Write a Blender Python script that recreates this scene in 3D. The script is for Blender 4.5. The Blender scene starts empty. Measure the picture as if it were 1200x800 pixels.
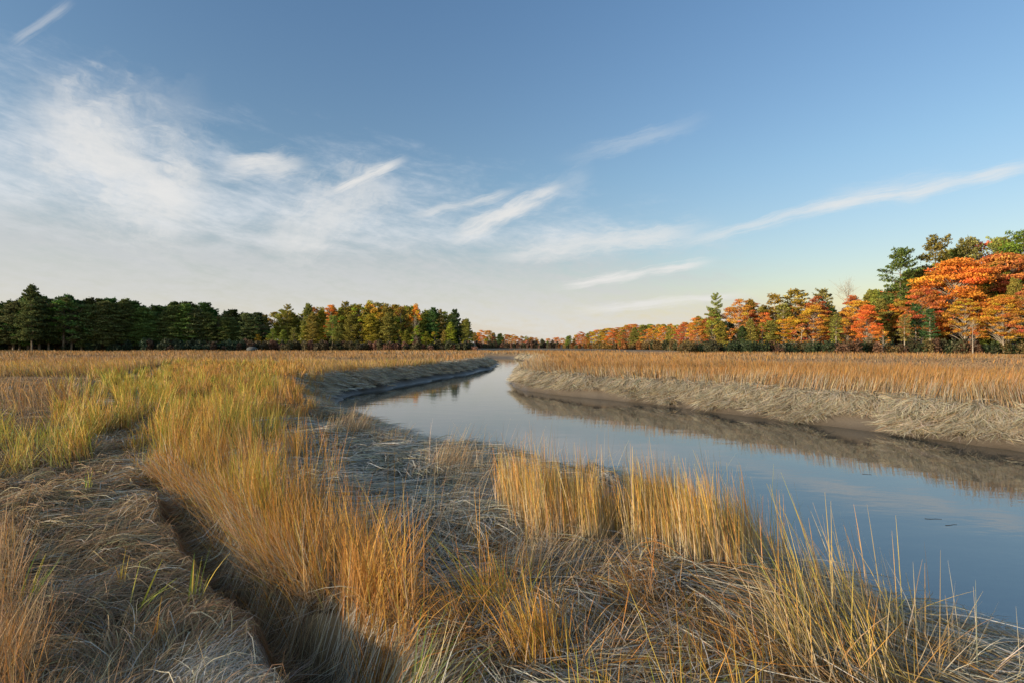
import bpy, math, random
import numpy as np
R = np.random.default_rng(7)
random.seed(7)
F, HY, EYE = 600.0, 405.5, 1.6
SC = bpy.context.scene
COL = SC.collection
WATER_Z = -0.9

def G(X, Y, z=0.0):
    D = (EYE - z) * F / (Y - HY)
    return ((X - 600.0) / F * D, D)

# ------------------------------------------------------------------ noise
_T = np.random.default_rng(3).random((256, 256))
def vnoise(x, y):
    xi = np.floor(x).astype(int); yi = np.floor(y).astype(int)
    fx = x - xi; fy = y - yi
    fx = fx * fx * (3 - 2 * fx); fy = fy * fy * (3 - 2 * fy)
    a = _T[xi & 255, yi & 255]; b = _T[(xi + 1) & 255, yi & 255]
    c = _T[xi & 255, (yi + 1) & 255]; d = _T[(xi + 1) & 255, (yi + 1) & 255]
    return (a * (1 - fx) + b * fx) * (1 - fy) + (c * (1 - fx) + d * fx) * fy
def fbm(x, y, s=1.0, o=3, ox=0.0):
    v = 0.0; a = 0.5; t = 0.0
    x = x / s + 31.7 + ox; y = y / s + 11.3 + ox * 1.7
    for i in range(o):
        v = v + a * vnoise(x, y); t += a; a *= 0.5; x = x * 2.03 + 5.1; y = y * 2.03 + 1.7
    return v / t
def sstep(a, b, x):
    t = np.clip((x - a) / (b - a), 0, 1); return t * t * (3 - 2 * t)

# ------------------------------------------------------------------ polygons and distances
def inpoly(px, py, poly):
    poly = np.asarray(poly, float); inside = np.zeros(px.shape, bool)
    n = len(poly)
    for i in range(n):
        x1, y1 = poly[i]; x2, y2 = poly[(i + 1) % n]
        if y1 == y2: continue
        c = ((y1 > py) != (y2 > py)) & (px < (x2 - x1) * (py - y1) / (y2 - y1) + x1)
        inside ^= c
    return inside
def segdist(px, py, pts, closed=False):
    d = np.full(px.shape, 1e9)
    n = len(pts)
    for i in range(n if closed else n - 1):
        x1, y1 = pts[i]; x2, y2 = pts[(i + 1) % n]
        vx, vy = x2 - x1, y2 - y1; L = vx * vx + vy * vy + 1e-9
        t = np.clip(((px - x1) * vx + (py - y1) * vy) / L, 0, 1)
        d = np.minimum(d, (px - x1 - t * vx) ** 2 + (py - y1 - t * vy) ** 2)
    return np.sqrt(d)
def smooth(pts, k=2):
    pts = [tuple(p) for p in pts]
    for _ in range(k):
        o = [pts[0]]
        for a, b in zip(pts[:-1], pts[1:]):
            o.append((a[0] * .75 + b[0] * .25, a[1] * .75 + b[1] * .25)); o.append((a[0] * .25 + b[0] * .75, a[1] * .25 + b[1] * .75))
        o.append(pts[-1]); pts = o
    return pts
W_ = WATER_Z
near_px = [(1200, 806), (1100, 770), (1000, 722), (940, 680), (860, 628), (700, 572), (600, 550), (530, 538), (480, 515), (430, 497),
           (398, 484), (384, 474), (410, 463), (450, 455), (500, 447), (560, 435), (585, 428), (578, 424), (560, 422)]
far_px = [(1200, 528), (1050, 508), (900, 490), (800, 478), (700, 466), (640, 461), (608, 457), (598, 452), (601, 446), (614, 436), (624, 428), (622, 424), (608, 421)]
near = [(16, -9), (9, -2.5), (6, 1.6)] + [G(x, y, W_) for x, y in near_px] + [(-14, 104), (-30, 110)]
far = [(36, -6), (24, 2), (16, 8)] + [G(x, y, W_) for x, y in far_px] + [(1, 113), (-8, 118), (-30, 124)]
near = smooth(near); far = smooth(far)
CH = near + far[::-1]
DY = [.2, 1.4, 2.5, 2.87, 3.37, 3.9, 4.5, 5.2, 5.8]; DX = [-.05, -.36, -.82, -1.17, -1.70, -2.25, -2.75, -3.5, -4.2]
ditch = smooth(list(zip(DX, DY)))
ditch2 = smooth([(-3.4, 11), (-6.5, 13), (-11, 12.5), (-16, 14)])

def height_raw(x, y):
    jit = (fbm(x, y, 1.1, 3) - 0.5) * 0.9 + np.where(y > 9, (fbm(x, y, 3.0, 2, 44) - .5) * .9, 0) + (fbm(x, y, 0.25, 2, 3) - .5) * 0.18
    sc = np.clip(np.hypot(x, y) / 25, 0.5, 1.6)
    s = segdist(x, y, CH, True); s = np.where(inpoly(x, y, CH), -s, s)
    s = s + jit * sc * 0.7
    far_side = segdist(x, y, near) > segdist(x, y, far)
    w = np.where(far_side, .85, np.where(x > 1.0, 1.9, np.where(y < 22, 2.7, 2.2)))
    z = np.where(s < 0, WATER_Z - 0.5 * np.clip(-s / 1.4, 0, 1), 0)
    flat = np.where(far_side, .2, .34)
    zl = WATER_Z + 0.16 * np.clip(s / flat, 0, 1) + (-WATER_Z - 0.16) * np.where(far_side, np.clip((s - flat) / (w - flat), 0, 1) ** 0.6, sstep(flat, w, s))
    z = np.where(s >= 0, zl, z)
    # low turf mounds
    land = sstep(0.2, 1.6, s)
    nearf = np.exp(-(np.hypot(x, y) / 22) ** 2)
    z = z + land * ((fbm(x, y, 0.8, 3, 9) - 0.5) * 0.36 * nearf + (fbm(x, y, 6, 2, 2) - 0.5) * 0.12)
    for (cx, cy, sx, sy, h) in ((0.35, 3.15, .9, .35, .16), (1.4, 2.7, .8, .4, .12), (-.5, 4.4, .7, .5, .1), (-1.1, 2.6, .35, .6, .08)):
        z = z + h * np.exp(-((x - cx) / sx) ** 2 - ((y - cy) / sy) ** 2)
    dd = segdist(x, y, ditch) + (fbm(x, y, .4, 2, 5) - .5) * .25
    wid = 0.17 + 0.06 * np.clip(4 - y, -1, 2)
    depth = 0.85 * sstep(5.8, 3.6, y) + 0.1
    z = z - depth * sstep(wid, wid * 0.35, dd)
    d2 = segdist(x, y, ditch2)
    z = z - 0.3 * sstep(0.8, 0.2, d2)
    # shallow salt pans far out on the marsh
    for (px, py, a, b) in PANS:
        q = ((x - px) / a) ** 2 + ((y - py) / b) ** 2
        z = np.where(q < 3, z - 0.28 * sstep(1.5, .8, q), z)
    return z, s
PANS = []
def upland(x, y):
    X = 600 + F * x / np.maximum(y, 1.0)
    ed = np.interp(X, [-600, 0, 300, 548, 562, 655, 830, 1200, 1600], [170, 172, 202, 206, 450, 425, 180, 120, 108])
    return np.where(y > 20, 4.5 * sstep(0, 45, y - ed), 0)
for (X0, X1, Y) in ((122, 168, 413.6), (252, 292, 412.6)):
    cx, cy = G((X0 + X1) / 2, Y, -.1); PANS.append((cx, cy, (X1 - X0) / 2 / F * cy, 5.5))

class Grid:
    def __init__(s, x0, x1, y0, y1, st):
        s.x0, s.y0, s.st = x0, y0, st
        xs = np.arange(x0, x1 + st, st); ys = np.arange(y0, y1 + st, st)
        s.nx, s.ny = len(xs), len(ys)
        X, Y = np.meshgrid(xs, ys, indexing='ij')
        s.z, s.s = height_raw(X, Y)
    def get(s, a, x, y):
        fx = np.clip((x - s.x0) / s.st, 0, s.nx - 1.001); fy = np.clip((y - s.y0) / s.st, 0, s.ny - 1.001)
        i = fx.astype(int); j = fy.astype(int); fx = fx - i; fy = fy - j
        return (a[i, j] * (1 - fx) + a[i + 1, j] * fx) * (1 - fy) + (a[i, j + 1] * (1 - fx) + a[i + 1, j + 1] * fx) * fy
    def inside(s, x, y):
        return (x > s.x0) & (x < s.x0 + (s.nx - 2) * s.st) & (y > s.y0) & (y < s.y0 + (s.ny - 2) * s.st)
GF = Grid(-12, 13, -2, 15, 0.045); GM = Grid(-50, 50, -12, 60, 0.22); GC = Grid(-180, 180, -40, 150, 0.9)
def samp(x, y, which):
    v = GC.get(getattr(GC, which), x, y)
    v = np.where(GM.inside(x, y), GM.get(getattr(GM, which), x, y), v)
    return np.where(GF.inside(x, y), GF.get(getattr(GF, which), x, y), v)
def H(x, y): return samp(x, y, 'z')
def S(x, y): return samp(x, y, 's')

# ------------------------------------------------------------------ mesh building
def mesh_np(name, verts, faces, color=None, uv=None, smooth_=False):
    """verts (n,3), faces (m,k) all the same size"""
    me = bpy.data.meshes.new(name)
    verts = np.ascontiguousarray(verts, np.float32); faces = np.ascontiguousarray(faces, np.int32)
    m, k = faces.shape
    me.vertices.add(len(verts)); me.vertices.foreach_set('co', verts.ravel())
    me.loops.add(m * k); me.loops.foreach_set('vertex_index', faces.ravel())
    me.polygons.add(m); me.polygons.foreach_set('loop_start', np.arange(0, m * k, k, dtype=np.int32))
    try: me.polygons.foreach_set('loop_total', np.full(m, k, np.int32))
    except Exception: pass
    me.update(calc_edges=True)
    if smooth_: me.polygons.foreach_set('use_smooth', np.ones(m, bool))
    if color is not None:
        c = np.ones((len(verts), 4), np.float32); c[:, :3] = color
        at = me.color_attributes.new('tint', 'FLOAT_COLOR', 'POINT'); at.data.foreach_set('color', c.ravel())
    return me
def link(name, me, mat, parent=None, **kw):
    o = bpy.data.objects.new(name, me); COL.objects.link(o)
    if mat is not None and not me.materials: me.materials.append(mat)
    if parent is not None: o.parent = parent
    for k, v in kw.items(): o[k] = v
    return o
def empty(name, loc, **kw):
    o = bpy.data.objects.new(name, None); COL.objects.link(o); o.location = loc; o.empty_display_size = .3
    for k, v in kw.items(): o[k] = v
    return o

# ------------------------------------------------------------------ materials
def mat(name):
    m = bpy.data.materials.new(name); m.use_nodes = True; nt = m.node_tree; nt.nodes.clear(); return m, nt
def nd(nt, t, **kw):
    n = nt.nodes.new(t)
    for k, v in kw.items():
        if hasattr(n, k): setattr(n, k, v)
        else: n.inputs[k].default_value = v
    return n
def grass_mat(name, rough=.55, transl=.3, spec=.25):
    m, nt = mat(name); L = nt.links.new
    a = nd(nt, 'ShaderNodeAttribute', attribute_name='tint')
    p = nd(nt, 'ShaderNodeBsdfPrincipled'); p.inputs['Roughness'].default_value = rough; p.inputs['Specular IOR Level'].default_value = spec
    t = nd(nt, 'ShaderNodeBsdfTranslucent'); mx = nd(nt, 'ShaderNodeMixShader'); mx.inputs[0].default_value = transl
    o = nd(nt, 'ShaderNodeOutputMaterial')
    L(a.outputs['Color'], p.inputs['Base Color']); L(a.outputs['Color'], t.inputs['Color'])
    L(p.outputs[0], mx.inputs[1]); L(t.outputs[0], mx.inputs[2]); L(mx.outputs[0], o.inputs[0])
    return m
M_GRASS = grass_mat('dry_grass_blades')
def crown_mat():
    m, nt = mat('leaves'); L = nt.links.new
    a = nd(nt, 'ShaderNodeAttribute', attribute_name='tint'); oi = nd(nt, 'ShaderNodeObjectInfo')
    mul = nd(nt, 'ShaderNodeMixRGB', blend_type='MULTIPLY'); mul.inputs[0].default_value = 1
    L(oi.outputs['Color'], mul.inputs[1]); L(a.outputs['Color'], mul.inputs[2])
    d = nd(nt, 'ShaderNodeBsdfDiffuse'); t = nd(nt, 'ShaderNodeBsdfTranslucent'); mx = nd(nt, 'ShaderNodeMixShader'); mx.inputs[0].default_value = .25
    o = nd(nt, 'ShaderNodeOutputMaterial')
    L(mul.outputs[0], d.inputs[0]); L(mul.outputs[0], t.inputs[0]); L(d.outputs[0], mx.inputs[1]); L(t.outputs[0], mx.inputs[2]); L(mx.outputs[0], o.inputs[0])
    return m
M_LEAF = crown_mat()
def bark_mat(name, c1, c2):
    m, nt = mat(name); L = nt.links.new
    n = nd(nt, 'ShaderNodeTexNoise'); n.inputs['Scale'].default_value = 3
    tc = nd(nt, 'ShaderNodeTexCoord'); mp = nd(nt, 'ShaderNodeMapping'); mp.inputs['Scale'].default_value = (3, 3, .6)
    r = nd(nt, 'ShaderNodeValToRGB'); r.color_ramp.elements[0].color = (*c1, 1); r.color_ramp.elements[1].color = (*c2, 1)
    r.color_ramp.elements[0].position = .35; r.color_ramp.elements[1].position = .65
    p = nd(nt, 'ShaderNodeBsdfPrincipled'); p.inputs['Roughness'].default_value = .9; o = nd(nt, 'ShaderNodeOutputMaterial')
    L(tc.outputs['Object'], mp.inputs[0]); L(mp.outputs[0], n.inputs['Vector']); L(n.outputs[0], r.inputs[0]); L(r.outputs[0], p.inputs['Base Color']); L(p.outputs[0], o.inputs[0])
    return m
M_BARK = bark_mat('grey_brown_bark', (.10, .075, .055), (.24, .19, .145))
M_PALE = bark_mat('pale_bark', (.22, .185, .14), (.40, .35, .28))
M_ROCK = bark_mat('grey_rock', (.05, .055, .055), (.09, .095, .095))
M_TWIG = bark_mat('wet_dark_stem', (.12, .08, .06), (.24, .15, .11))

def ground_mat():
    m, nt = mat('marsh_soil'); L = nt.links.new
    g = nd(nt, 'ShaderNodeNewGeometry'); sx = nd(nt, 'ShaderNodeSeparateXYZ'); L(g.outputs['Position'], sx.inputs[0])
    def noise(scale, det=5):
        n = nd(nt, 'ShaderNodeTexNoise'); n.inputs['Scale'].default_value = scale; n.inputs['Detail'].default_value = det; L(g.outputs['Position'], n.inputs['Vector']); return n
    n1 = noise(.09, 6); n2 = noise(2.2, 6); n3 = noise(22, 4)
    r1 = nd(nt, 'ShaderNodeValToRGB'); L(n1.outputs[0], r1.inputs[0]); e = r1.color_ramp.elements
    e[0].position = .38; e[0].color = (.19, .14, .085, 1); e[1].position = .62; e[1].color = (.27, .18, .09, 1)
    r2 = nd(nt, 'ShaderNodeValToRGB'); L(n2.outputs[0], r2.inputs[0]); e = r2.color_ramp.elements
    e[0].position = .35; e[0].color = (.45, .42, .4, 1); e[1].position = .7; e[1].color = (1, 1, 1, 1)
    mu = nd(nt, 'ShaderNodeMixRGB', blend_type='MULTIPLY'); mu.inputs[0].default_value = 1; L(r1.outputs[0], mu.inputs[1]); L(r2.outputs[0], mu.inputs[2])
    mr = nd(nt, 'ShaderNodeMapRange'); mr.inputs['From Min'].default_value = -.62; mr.inputs['From Max'].default_value = -.25; L(sx.outputs[2], mr.inputs[0])
    mud = nd(nt, 'ShaderNodeMixRGB'); mud.inputs[1].default_value = (.085, .073, .060, 1); L(mr.outputs[0], mud.inputs[0]); L(mu.outputs[0], mud.inputs[2])
    p = nd(nt, 'ShaderNodeBsdfPrincipled'); L(mud.outputs[0], p.inputs['Base Color'])
    rr = nd(nt, 'ShaderNodeMapRange'); rr.inputs['From Min'].default_value = -.9; rr.inputs['From Max'].default_value = -.6; rr.inputs['To Min'].default_value = .35; rr.inputs['To Max'].default_value = .95
    L(sx.outputs[2], rr.inputs[0]); L(rr.outputs[0], p.inputs['Roughness'])
    b = nd(nt, 'ShaderNodeBump'); b.inputs['Strength'].default_value = .6; b.inputs['Distance'].default_value = .03; L(n3.outputs[0], b.inputs['Height']); L(b.outputs[0], p.inputs['Normal'])
    o = nd(nt, 'ShaderNodeOutputMaterial'); L(p.outputs[0], o.inputs[0]); return m

def water_mat():
    m, nt = mat('creek_water'); L = nt.links.new
    g = nd(nt, 'ShaderNodeNewGeometry')
    mp = nd(nt, 'ShaderNodeMapping'); mp.inputs['Scale'].default_value = (.9, 2.2, 1); mp.inputs['Rotation'].default_value = (0, 0, .5); L(g.outputs['Position'], mp.inputs[0])
    n1 = nd(nt, 'ShaderNodeTexNoise'); n1.inputs['Scale'].default_value = .8; n1.inputs['Detail'].default_value = 3; L(mp.outputs[0], n1.inputs['Vector'])
    n2 = nd(nt, 'ShaderNodeTexNoise'); n2.inputs['Scale'].default_value = 7; n2.inputs['Detail'].default_value = 2; L(mp.outputs[0], n2.inputs['Vector'])
    ad = nd(nt, 'ShaderNodeMath', operation='MULTIPLY_ADD'); ad.inputs[1].default_value = .10; L(n2.outputs[0], ad.inputs[0]); L(n1.outputs[0], ad.inputs[2])
    b = nd(nt, 'ShaderNodeBump'); b.inputs['Strength'].default_value = 1.0; b.inputs['Distance'].default_value = .0045; L(ad.outputs[0], b.inputs['Height'])
    p = nd(nt, 'ShaderNodeBsdfPrincipled'); p.inputs['Base Color'].default_value = (.06, .062, .055, 1); p.inputs['Roughness'].default_value = .03
    p.inputs['IOR'].default_value = 2.5; L(b.outputs[0], p.inputs['Normal'])
    o = nd(nt, 'ShaderNodeOutputMaterial'); L(p.outputs[0], o.inputs[0]); return m
M_WATER = water_mat()

# ------------------------------------------------------------------ ground, water
def build_ground():
    ang = np.radians(np.concatenate([np.arange(-68, 68, .28), np.arange(68, 292, 2.5)]))
    r = np.concatenate([[.05, .3, .6, .9, 1.15], 1.3 * np.exp(np.arange(0, 640) * .0121)]); r = r[r < 3200]
    A, RR = np.meshgrid(ang, r, indexing='ij')
    x = np.sin(A) * RR; y = np.cos(A) * RR
    z = np.where(RR < 145, H(x, y), 0) + upland(x, y)
    V = np.stack([x, y, z], -1).reshape(-1, 3)
    na, nr = len(ang), len(r)
    i = np.arange(na)[:, None]; j = np.arange(nr - 1)[None]
    i2 = (i + 1) % na
    Fc = np.stack([i * nr + j, i2 * nr + j, i2 * nr + j + 1, i * nr + j + 1], -1).reshape(-1, 4)
    link('marsh_ground', mesh_np('marsh_ground', V, Fc[:, ::-1], smooth_=True), ground_mat(), kind='structure', label='flat brown salt marsh ground with muddy creek banks')
build_ground()
me = bpy.data.meshes.new('creek_water')
me.from_pydata([(-42, -14, W_), (40, -14, W_), (40, 126, W_), (-42, 126, W_)], [], [(0, 1, 2, 3)])
link('creek_water', me, M_WATER, kind='structure', label='still creek water reflecting the blue and white sky')
for (px, py, a, b) in PANS:
    me = bpy.data.meshes.new('pan_water'); n = 32; a *= 1.3; b *= 1.3
    me.from_pydata([(px + a * math.cos(t * 2 * math.pi / n), py + b * math.sin(t * 2 * math.pi / n), -.16) for t in range(n)], [], [tuple(range(n))])
    link('pan_water', me, M_WATER, kind='structure', label='thin strip of pale standing water far out on the marsh')

# ------------------------------------------------------------------ blades
def blades(x, y, L, az, p0, p1, W, cb, ct, K=4, daz=None, drape=None, roll=None, z0=None, mid=None):
    """strips of grass; returns verts, faces, colours"""
    n = len(x); t = np.linspace(0, 1, K + 1)
    tm = (t[1:] + t[:-1]) / 2
    P = p0[:, None] + (p1 - p0)[:, None] * tm[None] ** 1.2
    A = az[:, None] + (0 if daz is None else daz[:, None] * tm[None])
    st = (L / K)[:, None]
    dx = np.sin(P) * np.cos(A) * st; dy = np.sin(P) * np.sin(A) * st; dz = np.cos(P) * st
    zz = np.zeros((n, 1))
    X = x[:, None] + np.concatenate([zz, np.cumsum(dx, 1)], 1); Y = y[:, None] + np.concatenate([zz, np.cumsum(dy, 1)], 1)
    if z0 is None: z0 = H(x, y)
    if drape is None:
        Z = (z0 - .02)[:, None] + np.concatenate([zz, np.cumsum(dz, 1)], 1)
    else:
        Zt = H(X, Y)
        rise = np.concatenate([zz, np.cumsum(dz, 1)], 1)
        arch = drape[:, None] * np.sin(np.pi * np.clip(t[None] * .93 + .07, 0, 1)) + .5 * drape[:, None] * t[None]
        Z = np.maximum(Zt + arch - .01, Zt * .35 + (z0[:, None] + np.maximum(rise, 0)) * .65 + arch * .3)
        Z = np.maximum(Z, WATER_Z + .01)
    if roll is None: roll = R.uniform(0, 2 * np.pi, n)
    if drape is None:
        sx = -np.sin(az + roll)[:, None] * np.ones(K + 1); sy = np.cos(az + roll)[:, None] * np.ones(K + 1); sz = np.zeros((n, K + 1))
    else:
        c = np.cos(roll)[:, None]; s_ = np.sin(roll)[:, None]
        sx = -np.sin(az)[:, None] * c * np.ones(K + 1); sy = np.cos(az)[:, None] * c * np.ones(K + 1); sz = s_ * np.ones(K + 1)
    w = W[:, None] * (1 - .85 * t[None] ** 2.2) * .5 * (0.75 + .5 * np.minimum(t[None] * 3, .5))
    Va = np.stack([X - sx * w, Y - sy * w, Z - sz * w], -1); Vb = np.stack([X + sx * w, Y + sy * w, Z + sz * w], -1)
    V = np.stack([Va, Vb], 2).reshape(-1, 3)
    base = (np.arange(n) * (K + 1) * 2)[:, None] + (np.arange(K) * 2)[None]
    Fc = np.stack([base, base + 1, base + 3, base + 2], -1).reshape(-1, 4)
    m = sstep(.1, .8, t)[None, :, None]
    C = cb[:, None] * (1 - m) + ct[:, None] * m
    C = np.repeat(C[:, :, None], 2, 2).reshape(-1, 3)
    return V, Fc, C
def join(parts):
    Vs, Fs, Cs, o = [], [], [], 0
    for V, Fc, C in parts:
        Vs.append(V); Fs.append(Fc + o); Cs.append(C); o += len(V)
    return np.concatenate(Vs), np.concatenate(Fs), np.concatenate(Cs)
def stuff(name, parts, label, m=None):
    V, Fc, C = join(parts)
    print(name, len(Fc))
    return link(name, mesh_np(name, V, Fc, C), m or M_GRASS, kind='stuff', label=label)

def px_of(x, y):
    y = np.maximum(y, .3); return 600 + F * x / y, HY + EYE * F / y
def wedge(n, d0, d1, a=50, pw=1.0):
    D = d0 + (d1 - d0) * R.random(n) ** pw; t = np.tan(np.radians(a)) * R.uniform(-1, 1, n)
    return t * D, D * 1.0
def pal(n, cols, w=None, jit=.16, jv=None):
    """pick per blade from a palette of linear colours with brightness jitter"""
    cols = np.array(cols, float); i = R.choice(len(cols), n, p=(None if w is None else np.array(w) / sum(w)))
    c = cols[i] * np.exp(R.normal(0, jit, (n, 1))) * np.exp(R.normal(0, .05, (n, 3)))
    return np.clip(c, 0.005, .8)
GOLD = (.50, .27, .055); ORANGE = (.44, .20, .05); YGREEN = (.34, .33, .045); YEL = (.50, .36, .07); STRAW = (.42, .33, .19)
GREY = (.36, .33, .27); PALE = (.50, .455, .36); BROWN = (.27, .18, .10); UMBER = (.17, .115, .07); MAUVE = (.33, .22, .135); GREEN = (.16, .24, .045); TAN = (.38, .27, .15)

def clump(x, y, r, per):
    """turn clump centres into blade bases"""
    n = len(x) * per; k = np.repeat(np.arange(len(x)), per)
    return x[k] + R.normal(0, 1, n) * r, y[k] + R.normal(0, 1, n) * r, k

# P(...) masks drawn as ground outlines seen from the photo spot, then used as real ground areas
RIDGE = [(360, 770), (385, 745), (385, 700), (352, 645), (338, 600), (330, 560), (335, 500), (362, 455), (360, 437), (330, 428), (190, 430), (110, 448), (80, 500), (110, 560), (205, 590), (262, 640), (300, 700), (345, 745)]
REEDS = [(585, 628), (600, 655), (680, 672), (770, 700), (850, 728), (915, 715), (925, 660), (880, 632), (760, 600), (660, 590), (592, 592)]
def gpoly(P): return [G(a, b) for a, b in P]
gR = gpoly(RIDGE); gW = gpoly(REEDS)

# --- matted hay, near
parts = []
def mat_layer(n, d0, d1, wk, K=6, Lr=(.35, .8)):
    nb = n // 9; x, y = wedge(nb, d0, d1, 53); bn_ = np.clip(R.normal(0, 1, nb), -2, 1.8)
    x, y, bk = clump(x, y, .025, 9); loose = R.random(len(x)) < .25; q = wedge(len(x), d0, d1, 53); x = np.where(loose, q[0], x); y = np.where(loose, q[1], y); bn_ = np.where(loose, R.normal(0, 1, len(x)), bn_[bk]); n = len(x)
    s = S(x, y); dd = segdist(x, y, ditch)
    far_side = segdist(x, y, near[::3]) > segdist(x, y, far[::3])
    rt = x > np.interp(y, DY, DX)
    ok = (s > .4) & (dd > .05 + .1 * R.random(n) + .48 * (rt & (y > 1.9) & (y < 5.4))) & ~far_side
    x, y, s, dd, bn_ = x[ok], y[ok], s[ok], dd[ok], bn_[ok]
    n = len(x); D = np.hypot(x, y)
    left = x < np.interp(y, DY + [9, 14, 20], DX + [-5, -8, -12])
    fl = fbm(x, y, 1.3, 3, 1) * 2 - 1
    fl2 = fbm(x, y, .35, 2, 4) * 2 - 1
    az = np.where(left, .5, -1.0) + fl * np.where(left, 4.0, 3.0) + fl2 * 1.8 + bn_ * .45 + R.normal(0, .2, n)
    # down the bank near the water
    e = .15; gx = S(x + e, y) - S(x - e, y); gy = S(x, y + e) - S(x, y - e)
    down = np.arctan2(-gy, -gx); bank = np.clip((1.9 - s) / 1.2, 0, 1) * (R.random(n) < .75)
    az = np.where(R.random(n) < bank, down + R.normal(0, .5, n), az)
    # hang into the little ditch
    e = .08; gx = segdist(x + e, y, ditch) - segdist(x - e, y, ditch); gy = segdist(x, y + e, ditch) - segdist(x, y - e, ditch)
    hang = (dd < .42) & (R.random(n) < .5); az = np.where(hang, np.arctan2(-gy, -gx) + R.normal(0, .5, n), az)
    X, Y = px_of(x, y)
    band = fbm(x, y, .9, 3, 7)
    g = pal(n, [GREY, PALE, TAN, UMBER], [5, 5, 1.2, .3]) * 1.15; b = pal(n, [BROWN, MAUVE, TAN, GREY, UMBER], [2, 4, 4.5, 1.5, .6]) * 1.1; o = pal(n, [ORANGE, GOLD, TAN, BROWN, PALE], [2, 1.2, 3, 3, 1.5])
    warm = (X > 520) & (Y > 640) & (band > .57) & (R.random(n) < .75)
    warm |= (X > 560) & (X < 1150) & (np.abs(Y - (700 + (X - 700) * .12 + 30 * (band - .5))) < 18) & (R.random(n) < .5)
    greyl = left & (fbm(x, y, 1.6, 3, 12) > .66)
    c = np.where((left & ~greyl)[:, None], b, np.where(warm[:, None], o, g))
    L = R.uniform(*Lr, n) * np.where(left, .75, 1); W = wk * R.uniform(.6, 1.3, n) * np.maximum(1, D / 3.2) * np.where(left, .7, 1.1)
    c = np.minimum(c * np.exp(.12 * np.clip(bn_, -2, 1.5))[:, None], .46); dr = np.abs(R.normal(0, .03, n)) + .03 * np.abs(bn_) + .012 + np.where(left, .02, 0)
    return blades(x, y, L, az, R.uniform(.9, 1.35, n), R.uniform(1.5, 1.75, n), W, c * .9, c, K=K, daz=R.normal(0, .7, n), drape=dr, roll=R.normal(0, .6, n))
parts.append(mat_layer(230000, 1.2, 8.5, .0058))
parts.append(mat_layer(90000, 8.5, 32, .0060, K=4, Lr=(.45, .9)))
stuff('matted_hay', parts, 'matted dead marsh hay lying in swirls around the creek bank')

# --- tall cordgrass on the ridge left of centre
def tall(x, y, k, hgt, lean, cbase, ctip, w=.0045, K=5, leanaz=None, spread=.12, bend=.45, wk=1):
    n = len(x); nk = k.max() + 1
    hk = np.exp(R.normal(0, .19, nk))[k]; laz = (R.uniform(0, 2 * np.pi, nk) if leanaz is None else leanaz + R.normal(0, .6, nk))[k]; lk = np.abs(R.normal(lean, lean * .5, nk))[k]
    ck = np.exp(R.normal(0, .1, (nk, 1)))[k]
    az = laz + R.normal(0, .6, n)
    L = hgt * hk * R.uniform(.6, 1.12, n); D = np.hypot(x, y)
    p0 = np.abs(lk * .5 + R.normal(0, spread, n)); p1 = p0 + np.abs(R.normal(bend * .5, bend * .6, n))
    return blades(x, y, L, az, p0, p1, w * R.uniform(.65, 1.3, n) * np.maximum(1, D / 4.5) ** wk, cbase * ck, ctip * ck, K=K)
x, y = wedge(15500, 1.9, 40, 50, 1.5)
X, Y = px_of(x, y)
jx = (fbm(x, y, .5, 2, 2) - .5) * (.35 + .2 * y) + R.normal(0, .018, len(x)) * y
XD = np.interp(y, DY, DX)
ok = (inpoly(x + jx, y, gR) | ((y > 2.6) & (y < 5.2) & (x > XD) & (segdist(x, y, ditch) < np.where(y < 3.5, .34, .75)))) & (S(x, y) > .5) & (segdist(x, y, ditch) > .24) & (fbm(x, y, .45, 2, 21) > np.where(px_of(x, y)[0] < 190, .57, .36 - .1 * (y > 6)))
x, y = x[ok], y[ok]; print('ridge clumps', len(x))
x, y, k = clump(x, y, .055, 22)
ok = segdist(x, y, ditch) > .13; x, y, k = x[ok], y[ok], k[ok]
n = len(x); X, Y = px_of(x, y)
yg = sstep(.42, .6, fbm(x, y, 1.2, 3, 15)) * (X < 330); yg = np.maximum(yg, (X < 200) * .6)
og = sstep(.4, .6, fbm(x, y, 1.5, 2, 17)) * (X > 200)
ct = pal(n, [GOLD, ORANGE, TAN, YEL], [4, 2.2, 1.5, 1.5]); ct2 = pal(n, [YGREEN, YEL, GOLD, GREEN], [4, 3, 2, .8]); ct3 = pal(n, [ORANGE, GOLD, BROWN], [3, 2, 1])
u = R.random(n); ct = np.where((u < yg)[:, None], ct2, ct); u = R.random(n); ct = np.where((u < og * .5)[:, None], ct3, ct)
cb = pal(n, [TAN, BROWN, GREY, ORANGE], [2, 2, 1.5, 1.2]) * .85
cb = cb * .6 + ct * .3
parts = [tall(x, y, k, .60, .20, cb, ct)]
# grass rooted on the lip of the ditch, arching over it
dp = np.array([p for p in ditch if p[1] > 2.95]); sg = np.diff(dp, axis=0); m_ = 250; i_ = R.integers(0, len(sg), m_); t_ = R.random(m_); sl = np.hypot(sg[i_, 0], sg[i_, 1])
of = R.uniform(.14, .36, m_); ex = dp[i_, 0] + sg[i_, 0] * t_ + sg[i_, 1] / sl * of; ey = dp[i_, 1] + sg[i_, 1] * t_ - sg[i_, 0] / sl * of
ex, ey, ek = clump(ex, ey, .04, 17); en = len(ex)
parts.append(tall(ex, ey, ek, .48, .22, pal(en, [BROWN, GREY, UMBER]) * .8, pal(en, [GOLD, ORANGE, TAN, GREY, YGREEN], [3, 2, 3, 2, .6]), leanaz=-2.3, spread=.28, bend=.8))
parts.append(tall(ex[::3] - .05, ey[::3], ek[::3], .34, 1.3, pal(len(ex[::3]), [GREY, UMBER, BROWN]) * .8, pal(len(ex[::3]), [GREY, TAN, BROWN]), leanaz=-2.6, spread=.3, bend=2.0))
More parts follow.
